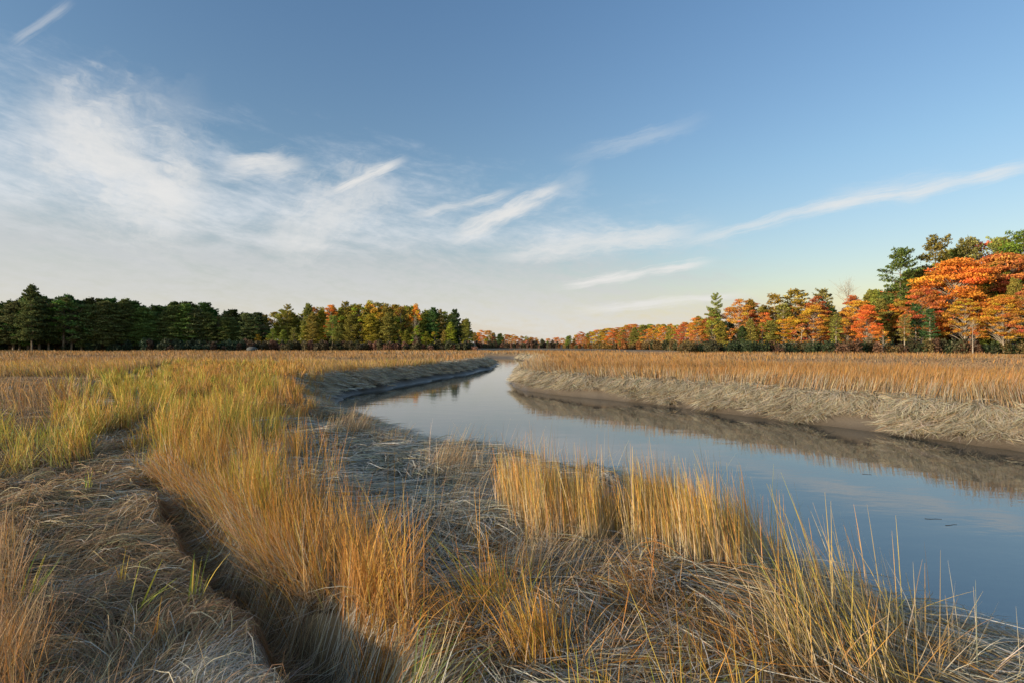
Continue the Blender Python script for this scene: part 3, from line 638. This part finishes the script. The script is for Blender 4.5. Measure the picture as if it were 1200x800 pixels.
# the autumn wood on the right: trees one can point to
A = 'trees of the bright autumn wood'
for (k, X, top, D, col, w, lab) in (
    ('tallpine', 838, 343, 128, YPINE, .75, 'slim yellow-green pine standing highest at the thin end of the autumn wood'),
    ('oak', 816, 372, 132, AMBER, .7, 'small amber oak at the very end of the autumn wood, below the slim pine'),
    ('oak', 866, 350, 124, FIRE, .62, 'bright orange oak with two pale trunks just beside the slim end pine'),
    ('pine', 880, 350, 134, GOLDG, .7, 'olive pine showing behind the two-trunked orange oak'),
    ('oak', 894, 366, 126, AMBER, .6, 'lower amber oak touching the two-trunked orange oak'),
    ('yellowpine', 907, 344, 128, GOLDG, 1.25, 'thin golden-green pine with bare lower trunk beyond the amber oak'),
    ('yellowpine', 932, 339, 130, GOLDG, 1.35, 'tallest of the thin golden-green pines with bare lower trunks'),
    ('yellowpine', 918, 356, 122, YPINE, 1.1, 'shorter golden-green pine between two taller bare-trunked ones'),
    ('sapling', 938, 380, 112, RUST, 1.2, 'small rusty young tree glowing low at the meadow edge'),
    ('oak', 957, 347, 121, REDD, .65, 'dull red oak beside the tallest thin golden-green pine'),
    ('yellowpine', 965, 338, 134, OLIVE, 1.1, 'grey-green pine tip poking up behind the dull red oak'),
    ('bare', 991, 322, 130, RUST, .9, 'half-bare pale tree with red lower leaves and a wispy top'),
    ('oak', 1000, 346, 127, REDD, .55, 'red-leaved oak under the half-bare wispy tree'),
    ('pine', 1027, 340, 128, YPINE, .8, 'fresh green pine between the wispy tree and the tall layered pines'),
    ('bigoak', 1016, 357, 110, FIRE, .62, 'wide low orange oak with flat layered boughs over the meadow'),
    ('tallpine', 1056, 290, 122, (.10, .14, .045), .92, 'tall pine with long layered level boughs, first of the high pair'),
    ('tallpine', 1096, 276, 124, (.15, .18, .045), 1.0, 'tallest broad-topped layered pine, second of the high pair'),
    ('pine', 1118, 290, 132, YPINE, .8, 'green pine filling in behind the broad-topped layered pine'),
    ('tallpine', 1134, 278, 128, OLIVE, .8, 'olive and russet tall pine next after the high pair'),
    ('bigoak', 1118, 303, 112, FIRE, .98, 'huge fiery orange oak whose crown spreads over the wood'),
    ('bigoak', 1182, 296, 118, RUST, .9, 'deep orange oak behind and beside the huge fiery one'),
    ('oak', 1080, 338, 108, RUST, .72, 'red-orange oak tucked under the tall layered pair of pines'),
    ('bigoak', 1176, 345, 100, AMBER, .7, 'nearest light orange oak with low boughs at the meadow edge'),
    ('oak', 1130, 350, 103, AMBER, .75, 'light orange oak below the huge fiery crown'),
    ('tallpine', 1176, 275, 126, YPINE, .8, 'green-topped pine above the deep orange oak'),
    ('tallpine', 1200, 267, 122, (.15, .18, .045), .9, 'high pine cut by the edge of the photo'),
    ('oak', 1162, 282, 130, REDD, .8, 'reddish oak top between the olive pine and the green-topped pine'),
    ('pine', 1190, 325, 106, OLIVE, .6, 'dull olive pine with pale bare trunk at the edge of the photo'),
    ('yellowpine', 1073, 355, 107, PINEG, .9, 'thin dark green pine in front of the tall layered pair'),
    ('yellowpine', 1090, 362, 104, PINEG, .8, 'second thin dark green pine, nearer the huge orange oak'),
    ('yellowpine', 1060, 368, 104, OLIVE, .9, 'short olive pine beside the thin dark ones'),
    ('yellowpine', 980, 368, 112, OLIVE, .9, 'short olive pine beside the wide low orange oak'),
    ('oak', 1205, 340, 98, RUST, .7, 'orange oak half outside the edge of the photo'),
    ('bare', 1140, 372, 98, AMBER, .7, 'pale half-bare tree with crooked trunk under the orange oaks'),
    ('sapling', 1035, 385, 104, AMBER, 1.0, 'small amber tree at the foot of the tall layered pines'),
    ('sapling', 855, 386, 118, AMBER, 1.0, 'small amber tree at the foot of the slim end pine'),
    ):
    place(k, X, top, D, col, lab, A, w * (1.0 if k == 'tallpine' else 1.22))
sky_r = lambda X: np.interp(X, [815, 840, 930, 990, 1040, 1060, 1200, 1500], [375, 356, 352, 350, 330, 302, 285, 262])
for X in np.arange(822, 1480, 14.0):          # inner rows, and the wood going on beyond the frame
    for row in range(3 if X < 1230 else 1):
        Xj = X + R.uniform(-7, 7); D = (118 + row * 13) if X < 1230 else 100 - (X - 1230) * .06 + row * 14
        top = sky_r(Xj) + R.uniform(5, 30) - row * 4 + (12 if X > 1040 else 0) if X < 1230 else sky_r(Xj) + R.uniform(0, 30)
        kd, c, nm = [('pine', OLIVE, 'olive pine'), ('pine', YPINE, 'yellow-green pine'), ('oak', RUST, 'rust oak'), ('oak', AMBER, 'amber oak'), ('roundtree', GOLDG, 'golden-green tree'), ('pine', PINEG, 'dark green pine')][R.integers(0, 6)]
        place(kd, Xj, top, D, c, nm + ' filling the inner rows of the bright autumn wood', 'inner trees of the bright autumn wood, ' + nm + 's', 1.0)
# far autumn ridge between the near wood and the creek head
B = 'far autumn trees'
sky_f = lambda X: np.interp(X, [555, 575, 600, 640, 655, 665, 700, 735, 760, 800, 830], [388, 389, 392, 397, 397, 393, 387, 382, 380, 379, 376])
Xs = np.concatenate([np.arange(552, 655, 6.5), np.arange(655, 832, 6.5)])
for i, X in enumerate(Xs):
    for row in range(2):
        Xj = X + R.uniform(-2.5, 2.5); D = np.interp(X, [550, 650, 720, 830], [430, 400, 300, 170]) + row * 22
        top = sky_f(Xj) + (R.uniform(-.5, 6.5) if row == 0 else R.uniform(-2, 2)) 
        opts = [('oak', AMBER, 'amber'), ('oak', FIRE, 'orange'), ('roundtree', YELO, 'yellow'), ('roundtree', GOLDG, 'golden-green'), ('pine', OLIVE, 'olive'), ('oak', RUST, 'rust'), ('pine', YPINE, 'yellow-green')]
        if X < 650: opts += [('pine', PINEG, 'dark green'), ('roundtree', BRWN, 'brown'), ('pine', OLIVE, 'olive')]
        kd, c, nm = opts[R.integers(0, len(opts))]
        nm2 = 'pine' if kd == 'pine' else 'tree'
        if row == 0: lab = '%s %s in the far autumn treeline, %s percent across the photo' % (nm, nm2, str(round(Xj / 12, 1)))
        else: lab = '%s %s behind the front row of the far autumn treeline' % (nm, nm2)
        place(kd, Xj, top, D, c, lab, B if row == 0 else 'back row of the far autumn treeline, %s %ss' % (nm, nm2), 1.35 if D > 250 else 1.0)

# the dark pine wood on the left
Cg = 'pines of the dark wood'
sky_l = lambda X: np.interp(X, [-300, 0, 20, 36, 55, 90, 140, 170, 200, 240, 262, 285, 300], [330, 352, 350, 338, 347, 346, 350, 354, 355, 357, 361, 368, 366])
place('pine', 37, 333, 158, DARKG, 'tallest pointed pine rising above the dark pine wood', Cg, .85)
hand = {0: 'dark pine cut by the photo edge, before the tallest pointed pine'}
for i, X in enumerate(np.arange(-240, 306, 12)):
    for row in range(2):
        Xj = X + R.uniform(-4, 4); D = np.interp(X, [-300, 0, 300], [150, 158, 188]) + row * 10
        top = sky_l(Xj) + (R.uniform(-1, 15) if row < 1 else R.uniform(-3, 5))
        kd = 'pine' if R.random() < .8 else 'roundtree'
        c = DARKG if row == 0 else [PINEG, (.06, .085, .03), DARKG][R.integers(0, 3)]
        nm = 'pine' if kd == 'pine' else 'bushy evergreen'
        if row == 0 and -10 < Xj < 310: lab = 'dark %s in front row of the dark wood, %s percent across the photo' % (nm, str(round(Xj / 12, 1))); gr = Cg
        else: lab = 'dark %s inside or beyond the edge of the dark pine wood' % nm; gr = 'inner %ss of the dark wood' % nm
        place(kd, Xj, top, D, c, lab, gr, 1.35)
# the sunlit grove left of the creek head
Dg = 'trees of the half-sunlit grove'
sky_m = lambda X: np.interp(X, [300, 320, 338, 352, 362, 400, 435, 480, 510, 530, 545, 556], [368, 366, 357, 368, 356, 354, 353, 357, 361, 363, 372, 384])
for (k, X, top, D, col, w, lab) in (
    ('tallpine', 337, 356, 196, OLIVE, .8, 'open-topped olive pine at the start of the half-sunlit grove'),
    ('pine', 361, 355, 194, YPINE, .7, 'pointed yellow-green pine, second peak of the half-sunlit grove'),
    ('oak', 388, 357, 196, AMBER, .6, 'amber-tinted oak beyond the pointed yellow-green pine'),
    ('tallpine', 405, 353, 198, YPINE, .8, 'broad yellow-green pine near the middle of the grove'),
    ('roundtree', 435, 352, 198, YELO, .9, 'yellow round-topped tree, highest of the half-sunlit grove'),
    ('yellowpine', 445, 366, 190, YELO, 1.1, 'slim golden tree with pale bare trunk in front of the grove'),
    ('roundtree', 470, 359, 190, GOLDG, .9, 'golden round tree right after the slim golden one'),
    ('roundtree', 486, 356, 198, AMBER, .8, 'orange-topped round tree in the half-sunlit grove'),
    ('bare', 487, 368, 186, YELO, .9, 'half-bare pale tree in front of the orange-topped one'),
    ('pine', 508, 360, 194, PINEG, .85, 'dark pine after the orange-topped tree'),
    ('tallpine', 516, 362, 194, OLIVE, .7, 'olive pine with ragged top near the creek end of the grove'),
    ('pine', 533, 362, 190, PINEG, .95, 'pointed dark pine last but one before the creek head'),
    ('pine', 547, 373, 188, OLIVE, .8, 'lowest pine at the creek end of the half-sunlit grove')):
    place(k, X, top, D, col, lab, Dg, w)
for i, X in enumerate(np.arange(300, 548, 11)):
    for row in range(3):
        Xj = X + R.uniform(-3, 3); D = 186 + row * 12
        top = sky_m(Xj) + (R.uniform(8, 30) if row == 0 else R.uniform(3, 14) if row == 1 else R.uniform(0, 6))
        kd, c, nm = [('pine', OLIVE, 'olive pine'), ('pine', YPINE, 'yellow-green pine'), ('roundtree', GOLDG, 'golden-green tree'), ('pine', GOLDG, 'golden pine'), ('tallpine', YPINE, 'yellow-green pine')][R.integers(0, 5)]
        if Xj > 540: top = max(top, 374)
        if row == 0: lab = 'low %s fronting the sunlit grove, %s percent across the photo' % (nm, str(round(Xj / 12, 1))); gr = 'low trees along the foot of the half-sunlit grove'
        else: lab = nm + ' filling the inner rows of the half-sunlit grove'; gr = 'inner %ss of the half-sunlit grove' % nm
        place(kd, Xj, top, D, c, lab, gr, 1.15)

# undergrowth along the wood edges
def undergrowth():
    P, C = [], []
    def line(X0, X1, D0, D1, h, cols, per):
        for X in np.arange(X0, X1, per):
            D = np.interp(X, [X0, X1], [D0, D1]); x, y = at(X + R.uniform(-per, per), D + R.uniform(-1, 5)); hh = h * R.uniform(.5, 1.3); w = R.uniform(.8, 1.6)
            m = int(170 * hh / 2); u = R.normal(0, 1, (m, 3)); u /= np.linalg.norm(u, axis=1)[:, None]; u *= R.random((m, 1)) ** .4
            P.append(np.array([x, y, hh * .45]) + u * np.array([w, w, hh * .55])); c = np.array(cols[R.integers(0, len(cols))]) * np.exp(R.normal(0, .15)); C.append(1.4 * c * np.exp(R.normal(0, .2, (m, 1))))
    line(800, 1500, 110, 90, 2.6, [(.035, .05, .022), (.05, .05, .025), (.09, .05, .03), (.03, .045, .02), (.10, .075, .03)], 3.2)
    line(-240, 300, 148, 178, 3.4, [(.03, .05, .03), (.04, .05, .03), (.08, .05, .035)], 2.6)
    line(300, 556, 180, 180, 3.2, [(.04, .045, .022), (.06, .05, .03), (.13, .07, .05), (.07, .06, .03)], 2.6)
    line(556, 655, 395, 385, 5, [(.12, .07, .05), (.05, .05, .03), (.08, .06, .04)], 1.6)
    line(655, 812, 385, 165, 3.6, [(.2, .09, .03), (.10, .07, .03), (.05, .055, .025), (.15, .1, .03)], 2.0)
    P_ = np.concatenate(P); C_ = np.concatenate(C)
    V, Fc, Cc = leafquads(P_, np.full(len(P_), .26) * np.clip(P_[:, 1] / 130, .9, 2.2), C_)
    stuff('undergrowth', [(V, Fc, Cc)], 'low dark scrub under the edge of the woods')
undergrowth()
# grey rock by the dark wood
import bmesh
bm = bmesh.new(); bmesh.ops.create_icosphere(bm, subdivisions=3, radius=1)
for v in bm.verts:
    q = v.co.copy(); n_ = math.sin(q.x * 3 + 1) * .12 + math.sin(q.y * 4 + q.z * 3) * .1 + random.uniform(-.03, .03)
    v.co = q * (1 + n_); v.co.x *= 2.0; v.co.y *= 1.6; v.co.z = max(v.co.z, -.4) * .8
me = bpy.data.meshes.new('boulder'); bm.to_mesh(me); bm.free(); me.polygons.foreach_set('use_smooth', [True] * len(me.polygons))
o = link('boulder', me, M_ROCK, label='grey boulder at the foot of the dark pine wood', category='boulder'); o.location = (*at(295, 168), .55)

# woods behind and to the side of the camera's marsh (they close the view and shade it at sundown)
side = smooth([(-172, 130), (-192, 95), (-215, 60), (-240, 10), (-235, -70), (-185, -130), (-80, -175), (60, -185)], 1)
i = 0
for (x1, y1), (x2, y2) in zip(side[:-1], side[1:]):
    L_ = math.hypot(x2 - x1, y2 - y1)
    for t in np.arange(0, L_, 9.0):
        for row in range(2 if y1 > 0 else 1):
            x, y = x1 + (x2 - x1) * t / L_ + R.normal(0, 2) - row * 10, y1 + (y2 - y1) * t / L_ + R.normal(0, 2)
            tree('pine%d' % (i % 4), x, y, R.uniform(14, 18) if y > 0 else R.uniform(14, 18), PINEG, 'dark pine in the wood closing the near side of the marsh', 'woods closing the near side of the marsh', 1.2); i += 1

# ------------------------------------------------------------------ light and sky
SUN_AZ = math.atan2(-.86, -.51); SUN_EL = math.radians(8)     # azimuth from +Y towards +X
sv = (math.sin(SUN_AZ) * math.cos(SUN_EL), math.cos(SUN_AZ) * math.cos(SUN_EL), math.sin(SUN_EL))
from mathutils import Vector
ld = bpy.data.lights.new('sun', 'SUN'); ld.energy = 3.2; ld.angle = math.radians(1.0); ld.color = (1.0, .79, .55)
lo = bpy.data.objects.new('sun', ld); COL.objects.link(lo); lo.rotation_euler = Vector(sv).to_track_quat('Z', 'Y').to_euler(); lo.location = (0, 0, 60)

wd = bpy.data.worlds.new('World'); SC.world = wd; wd.use_nodes = True; nt = wd.node_tree; nt.nodes.clear()
class N:
    def __init__(s, v): s.v = v
    def _op(s, op, *o):
        n = nt.nodes.new('ShaderNodeMath'); n.operation = op
        for i, q in enumerate((s,) + o):
            q = q.v if isinstance(q, N) else q
            if isinstance(q, (int, float)): n.inputs[i].default_value = q
            else: nt.links.new(q, n.inputs[i])
        return N(n.outputs[0])
    def __add__(s, o): return s._op('ADD', o)
    __radd__ = __add__
    def __mul__(s, o): return s._op('MULTIPLY', o)
    __rmul__ = __mul__
    def __sub__(s, o): return s._op('SUBTRACT', o)
    def __rsub__(s, o): return N(o)._op('SUBTRACT', s)
    def __truediv__(s, o): return s._op('DIVIDE', o)
def ramp(x, a, b):   # smoothstep
    n = nt.nodes.new('ShaderNodeMapRange'); n.interpolation_type = 'SMOOTHSTEP'; nt.links.new(x.v, n.inputs[0])
    lo_, hi_, t0, t1 = (a, b, 0, 1) if a < b else (b, a, 1, 0)
    n.inputs[1].default_value = lo_; n.inputs[2].default_value = hi_; n.inputs[3].default_value = t0; n.inputs[4].default_value = t1
    return N(n.outputs[0])
tc = nt.nodes.new('ShaderNodeTexCoord'); sp = nt.nodes.new('ShaderNodeSeparateXYZ'); nt.links.new(tc.outputs['Generated'], sp.inputs[0])
dx, dy, dz = N(sp.outputs[0]), N(sp.outputs[1]), N(sp.outputs[2])
phi = dx._op('ARCTAN2', dy) * (180 / math.pi); th = dz._op('ARCSINE') * (180 / math.pi)
def noise(vx, vy, vz=0.0, det=4, rough=.55, dist=0.0):
    c = nt.nodes.new('ShaderNodeCombineXYZ')
    for i, q in enumerate((vx, vy, vz)):
        if isinstance(q, N): nt.links.new(q.v, c.inputs[i])
        else: c.inputs[i].default_value = q
    n = nt.nodes.new('ShaderNodeTexNoise'); n.inputs['Scale'].default_value = 1; n.inputs['Detail'].default_value = det; n.inputs['Roughness'].default_value = rough; n.inputs['Distortion'].default_value = dist
    nt.links.new(c.outputs[0], n.inputs['Vector']); return N(n.outputs[0])
def pt(X, Y):
    u = (X - 600) / F; v = (HY - Y) / F; return math.degrees(math.atan(u)), math.degrees(math.atan(v / math.hypot(1, u)))
warp = (noise(phi * .09, th * .16, 3.0, 3) - .5)
warp2 = (noise(phi * .35, th * .6, 7.0, 3) - .5)
alpha = None
def over(a, b): return a + b - a * b
def streak(X1, Y1, X2, Y2, wpx, inten, ends=.25, seed=0.0, wmul=2.5):
    p, q = pt(X1, Y1), pt(X2, Y2); L = math.hypot(q[0] - p[0], q[1] - p[1]); c, s = (q[0] - p[0]) / L, (q[1] - p[1]) / L
    w = wpx / F * 57.3
    px_ = phi + warp * wmul * 1.4; ty = th + warp * wmul + warp2 * (w * .9)
    al = ((px_ - p[0]) * c + (ty - p[1]) * s) / L; ac = ((px_ - p[0]) * (-s) + (ty - p[1]) * c) / w
    f = noise(al * (L * .22), ac * 1.1, seed, 5, .62)
    f2 = noise(al * (L * .4), ac * 4.5, seed + 40, 4, .7)
    g = ramp(ac._op('ABSOLUTE') + (f - .5) * 1.7 + (f2 - .5) * 1.3, 1.15, -.2)
    return g * ramp(al, 0.0, ends) * ramp(al, 1.0, 1 - ends) * inten
# grey veil of cirrostratus with fibrous upper edge, higher towards -X
fc = nt.nodes.new('ShaderNodeFloatCurve'); cv = fc.mapping.curves[0]
pts = [(-180, 22), (-90, 20), (-45, 19.5), (-37, 18.5), (-27, 17), (-17, 17), (-10, 16.5), (-4, 15.0), (4, 14.5), (10, 12.5), (16, 10.0), (22, 7.5), (28, 4.5), (36, 0), (60, -8), (180, -4)]
xs_ = [((a + 180) / 360, (b + 30) / 60) for a, b in pts]
cv.points[0].location = xs_[0]; cv.points[1].location = xs_[-1]
for q in xs_[1:-1]: cv.points.new(*q)
for p_ in cv.points: p_.handle_type = 'VECTOR'
fc.mapping.update(); nt.links.new(((phi + 180) / 360).v, fc.inputs['Value']); edge = N(fc.outputs[0]) * 60 - 30
fib = noise(phi * .10 - th * .20, th * .42 + phi * .10, 1.0, 6, .62, .4)      # fibres rising to +X
fib2 = noise(phi * .5 - th * .9, th * 1.6 + phi * .42, 5.0, 5, .65)
veil = ramp(edge - th + (fib - .5) * 14 + (fib2 - .5) * 5, -5.0, 11.0)
veil = veil * (.70 + .30 * ramp(fib * .6 + fib2 * .4, .3, .65)) * .96
alpha = None
for a in ((0, 105, 260, 260, 60, .75, .3, 1.1), (240, 200, 372, 190, 15, .62, .35, 2.2, .8), (255, 190, 340, 184, 7, .6, .35, 9.2, .5), (370, 232, 482, 182, 7, .8, .3, 3.3, 1.0), (300, 300, 470, 200, 36, .55, .3, 4.4),
          (470, 258, 610, 222, 7, .55, .3, 5.5), (520, 285, 665, 214, 13, .75, .25, 6.6), (540, 262, 640, 240, 8, .5, .3, 6.9), (560, 300, 860, 262, 17, .6, .3, 7.7, 1.5), (610, 240, 700, 200, 16, .15, .3, 8.1), (640, 338, 850, 303, 7, .85, .25, 8.8, .8),
          (660, 365, 900, 343, 7, .7, .3, 9.9, .8), (780, 290, 1035, 222, 8, .50, .3, 10.1, 1.0), (930, 248, 1250, 184, 8, .62, .2, 11.2, 1.0), (960, 235, 1130, 205, 16, .22, .3, 11.9), (640, 192, 840, 138, 11, .22, .4, 12.3), (8, 52, 84, -4, 4, .30, .3, 13.4, 1.2), 
          (60, 150, 260, 110, 40, .18, .4, 15.5)):
    alpha = streak(*a) if alpha is None else over(alpha, streak(*a))
alpha = alpha._op('MINIMUM', 1.0)
sky = nt.nodes.new('ShaderNodeTexSky'); sky.sky_type = 'NISHITA'; sky.sun_disc = False; sky.sun_elevation = SUN_EL; sky.sun_rotation = SUN_AZ
sky.air_density = 1.3; sky.dust_density = .6; sky.ozone_density = 1.6; sky.altitude = 0
# cloud colour by height: cream low, grey middle, white high
cr = nt.nodes.new('ShaderNodeValToRGB'); nt.links.new(ramp(th + (fib - .5) * 5, 0.0, 24.0).v, cr.inputs[0]); e = cr.color_ramp.elements
e[0].position = 0; e[0].color = (.63, .62, .58, 1); e[1].position = 1; e[1].color = (.69, .71, .75, 1)
for p_, c in ((.12, (.57, .57, .555, 1)), (.32, (.50, .52, .53, 1)), (.55, (.62, .65, .68, 1))):
    q = e.new(p_); q.color = c
CL = 3.3
sc_ = nt.nodes.new('ShaderNodeVectorMath'); sc_.operation = 'SCALE'; nt.links.new(cr.outputs[0], sc_.inputs[0]); sc_.inputs['Scale'].default_value = CL
tint = nt.nodes.new('ShaderNodeMixRGB'); tint.blend_type = 'MULTIPLY'; tint.inputs[0].default_value = 1; nt.links.new(sky.outputs[0], tint.inputs[1]); tr_ = nt.nodes.new('ShaderNodeValToRGB'); nt.links.new((th / 40.0).v, tr_.inputs[0]); e = tr_.color_ramp.elements
e[0].position = 0; e[0].color = (.49, .45, .57, 1); e[1].position = 1; e[1].color = (.41, .52, .70, 1)
q = e.new(.45); q.color = (.45, .52, .65, 1)
sunside = nt.nodes.new('ShaderNodeMixRGB'); nt.links.new(ramp(dx * .55 + dy * .83, .15, -.45).v, sunside.inputs[0]); nt.links.new(tr_.outputs[0], sunside.inputs[1]); sunside.inputs[2].default_value = (1.45, 1.35, 1.25, 1)
nt.links.new(sunside.outputs[0], tint.inputs[2])
mix = nt.nodes.new('ShaderNodeMixRGB'); nt.links.new(veil._op('MINIMUM', 1.0).v, mix.inputs[0]); nt.links.new(tint.outputs[0], mix.inputs[1]); nt.links.new(sc_.outputs[0], mix.inputs[2])
bg = nt.nodes.new('ShaderNodeBackground'); bg.inputs[1].default_value = .15; mix2 = nt.nodes.new('ShaderNodeMixRGB'); nt.links.new(alpha.v, mix2.inputs[0]); nt.links.new(mix.outputs[0], mix2.inputs[1]); mix2.inputs[2].default_value = (2.35, 2.30, 2.22, 1); nt.links.new(mix2.outputs[0], bg.inputs[0])
wo = nt.nodes.new('ShaderNodeOutputWorld'); nt.links.new(bg.outputs[0], wo.inputs[0])
wd.cycles.sampling_method = 'MANUAL'; wd.cycles.sample_map_resolution = 512

# ------------------------------------------------------------------ camera and render settings
cd = bpy.data.cameras.new('camera'); cd.sensor_width = 36; cd.lens = 18; cd.clip_start = .05; cd.clip_end = 8000
co = bpy.data.objects.new('camera', cd); COL.objects.link(co); co.location = (0, 0, EYE); co.rotation_euler = (math.radians(90) + math.atan((HY - 400) / F), 0, 0)
SC.camera = co
SC.view_settings.view_transform = 'Standard'; SC.view_settings.look = 'None'; SC.view_settings.exposure = 1.25; SC.view_settings.gamma = 1
SC.render.engine = 'CYCLES'; SC.cycles.use_denoising = True; SC.cycles.max_bounces = 6; SC.cycles.transparent_max_bounces = 4
SC.cycles.diffuse_bounces = 3; SC.cycles.glossy_bounces = 2; SC.cycles.caustics_reflective = False; SC.cycles.caustics_refractive = False
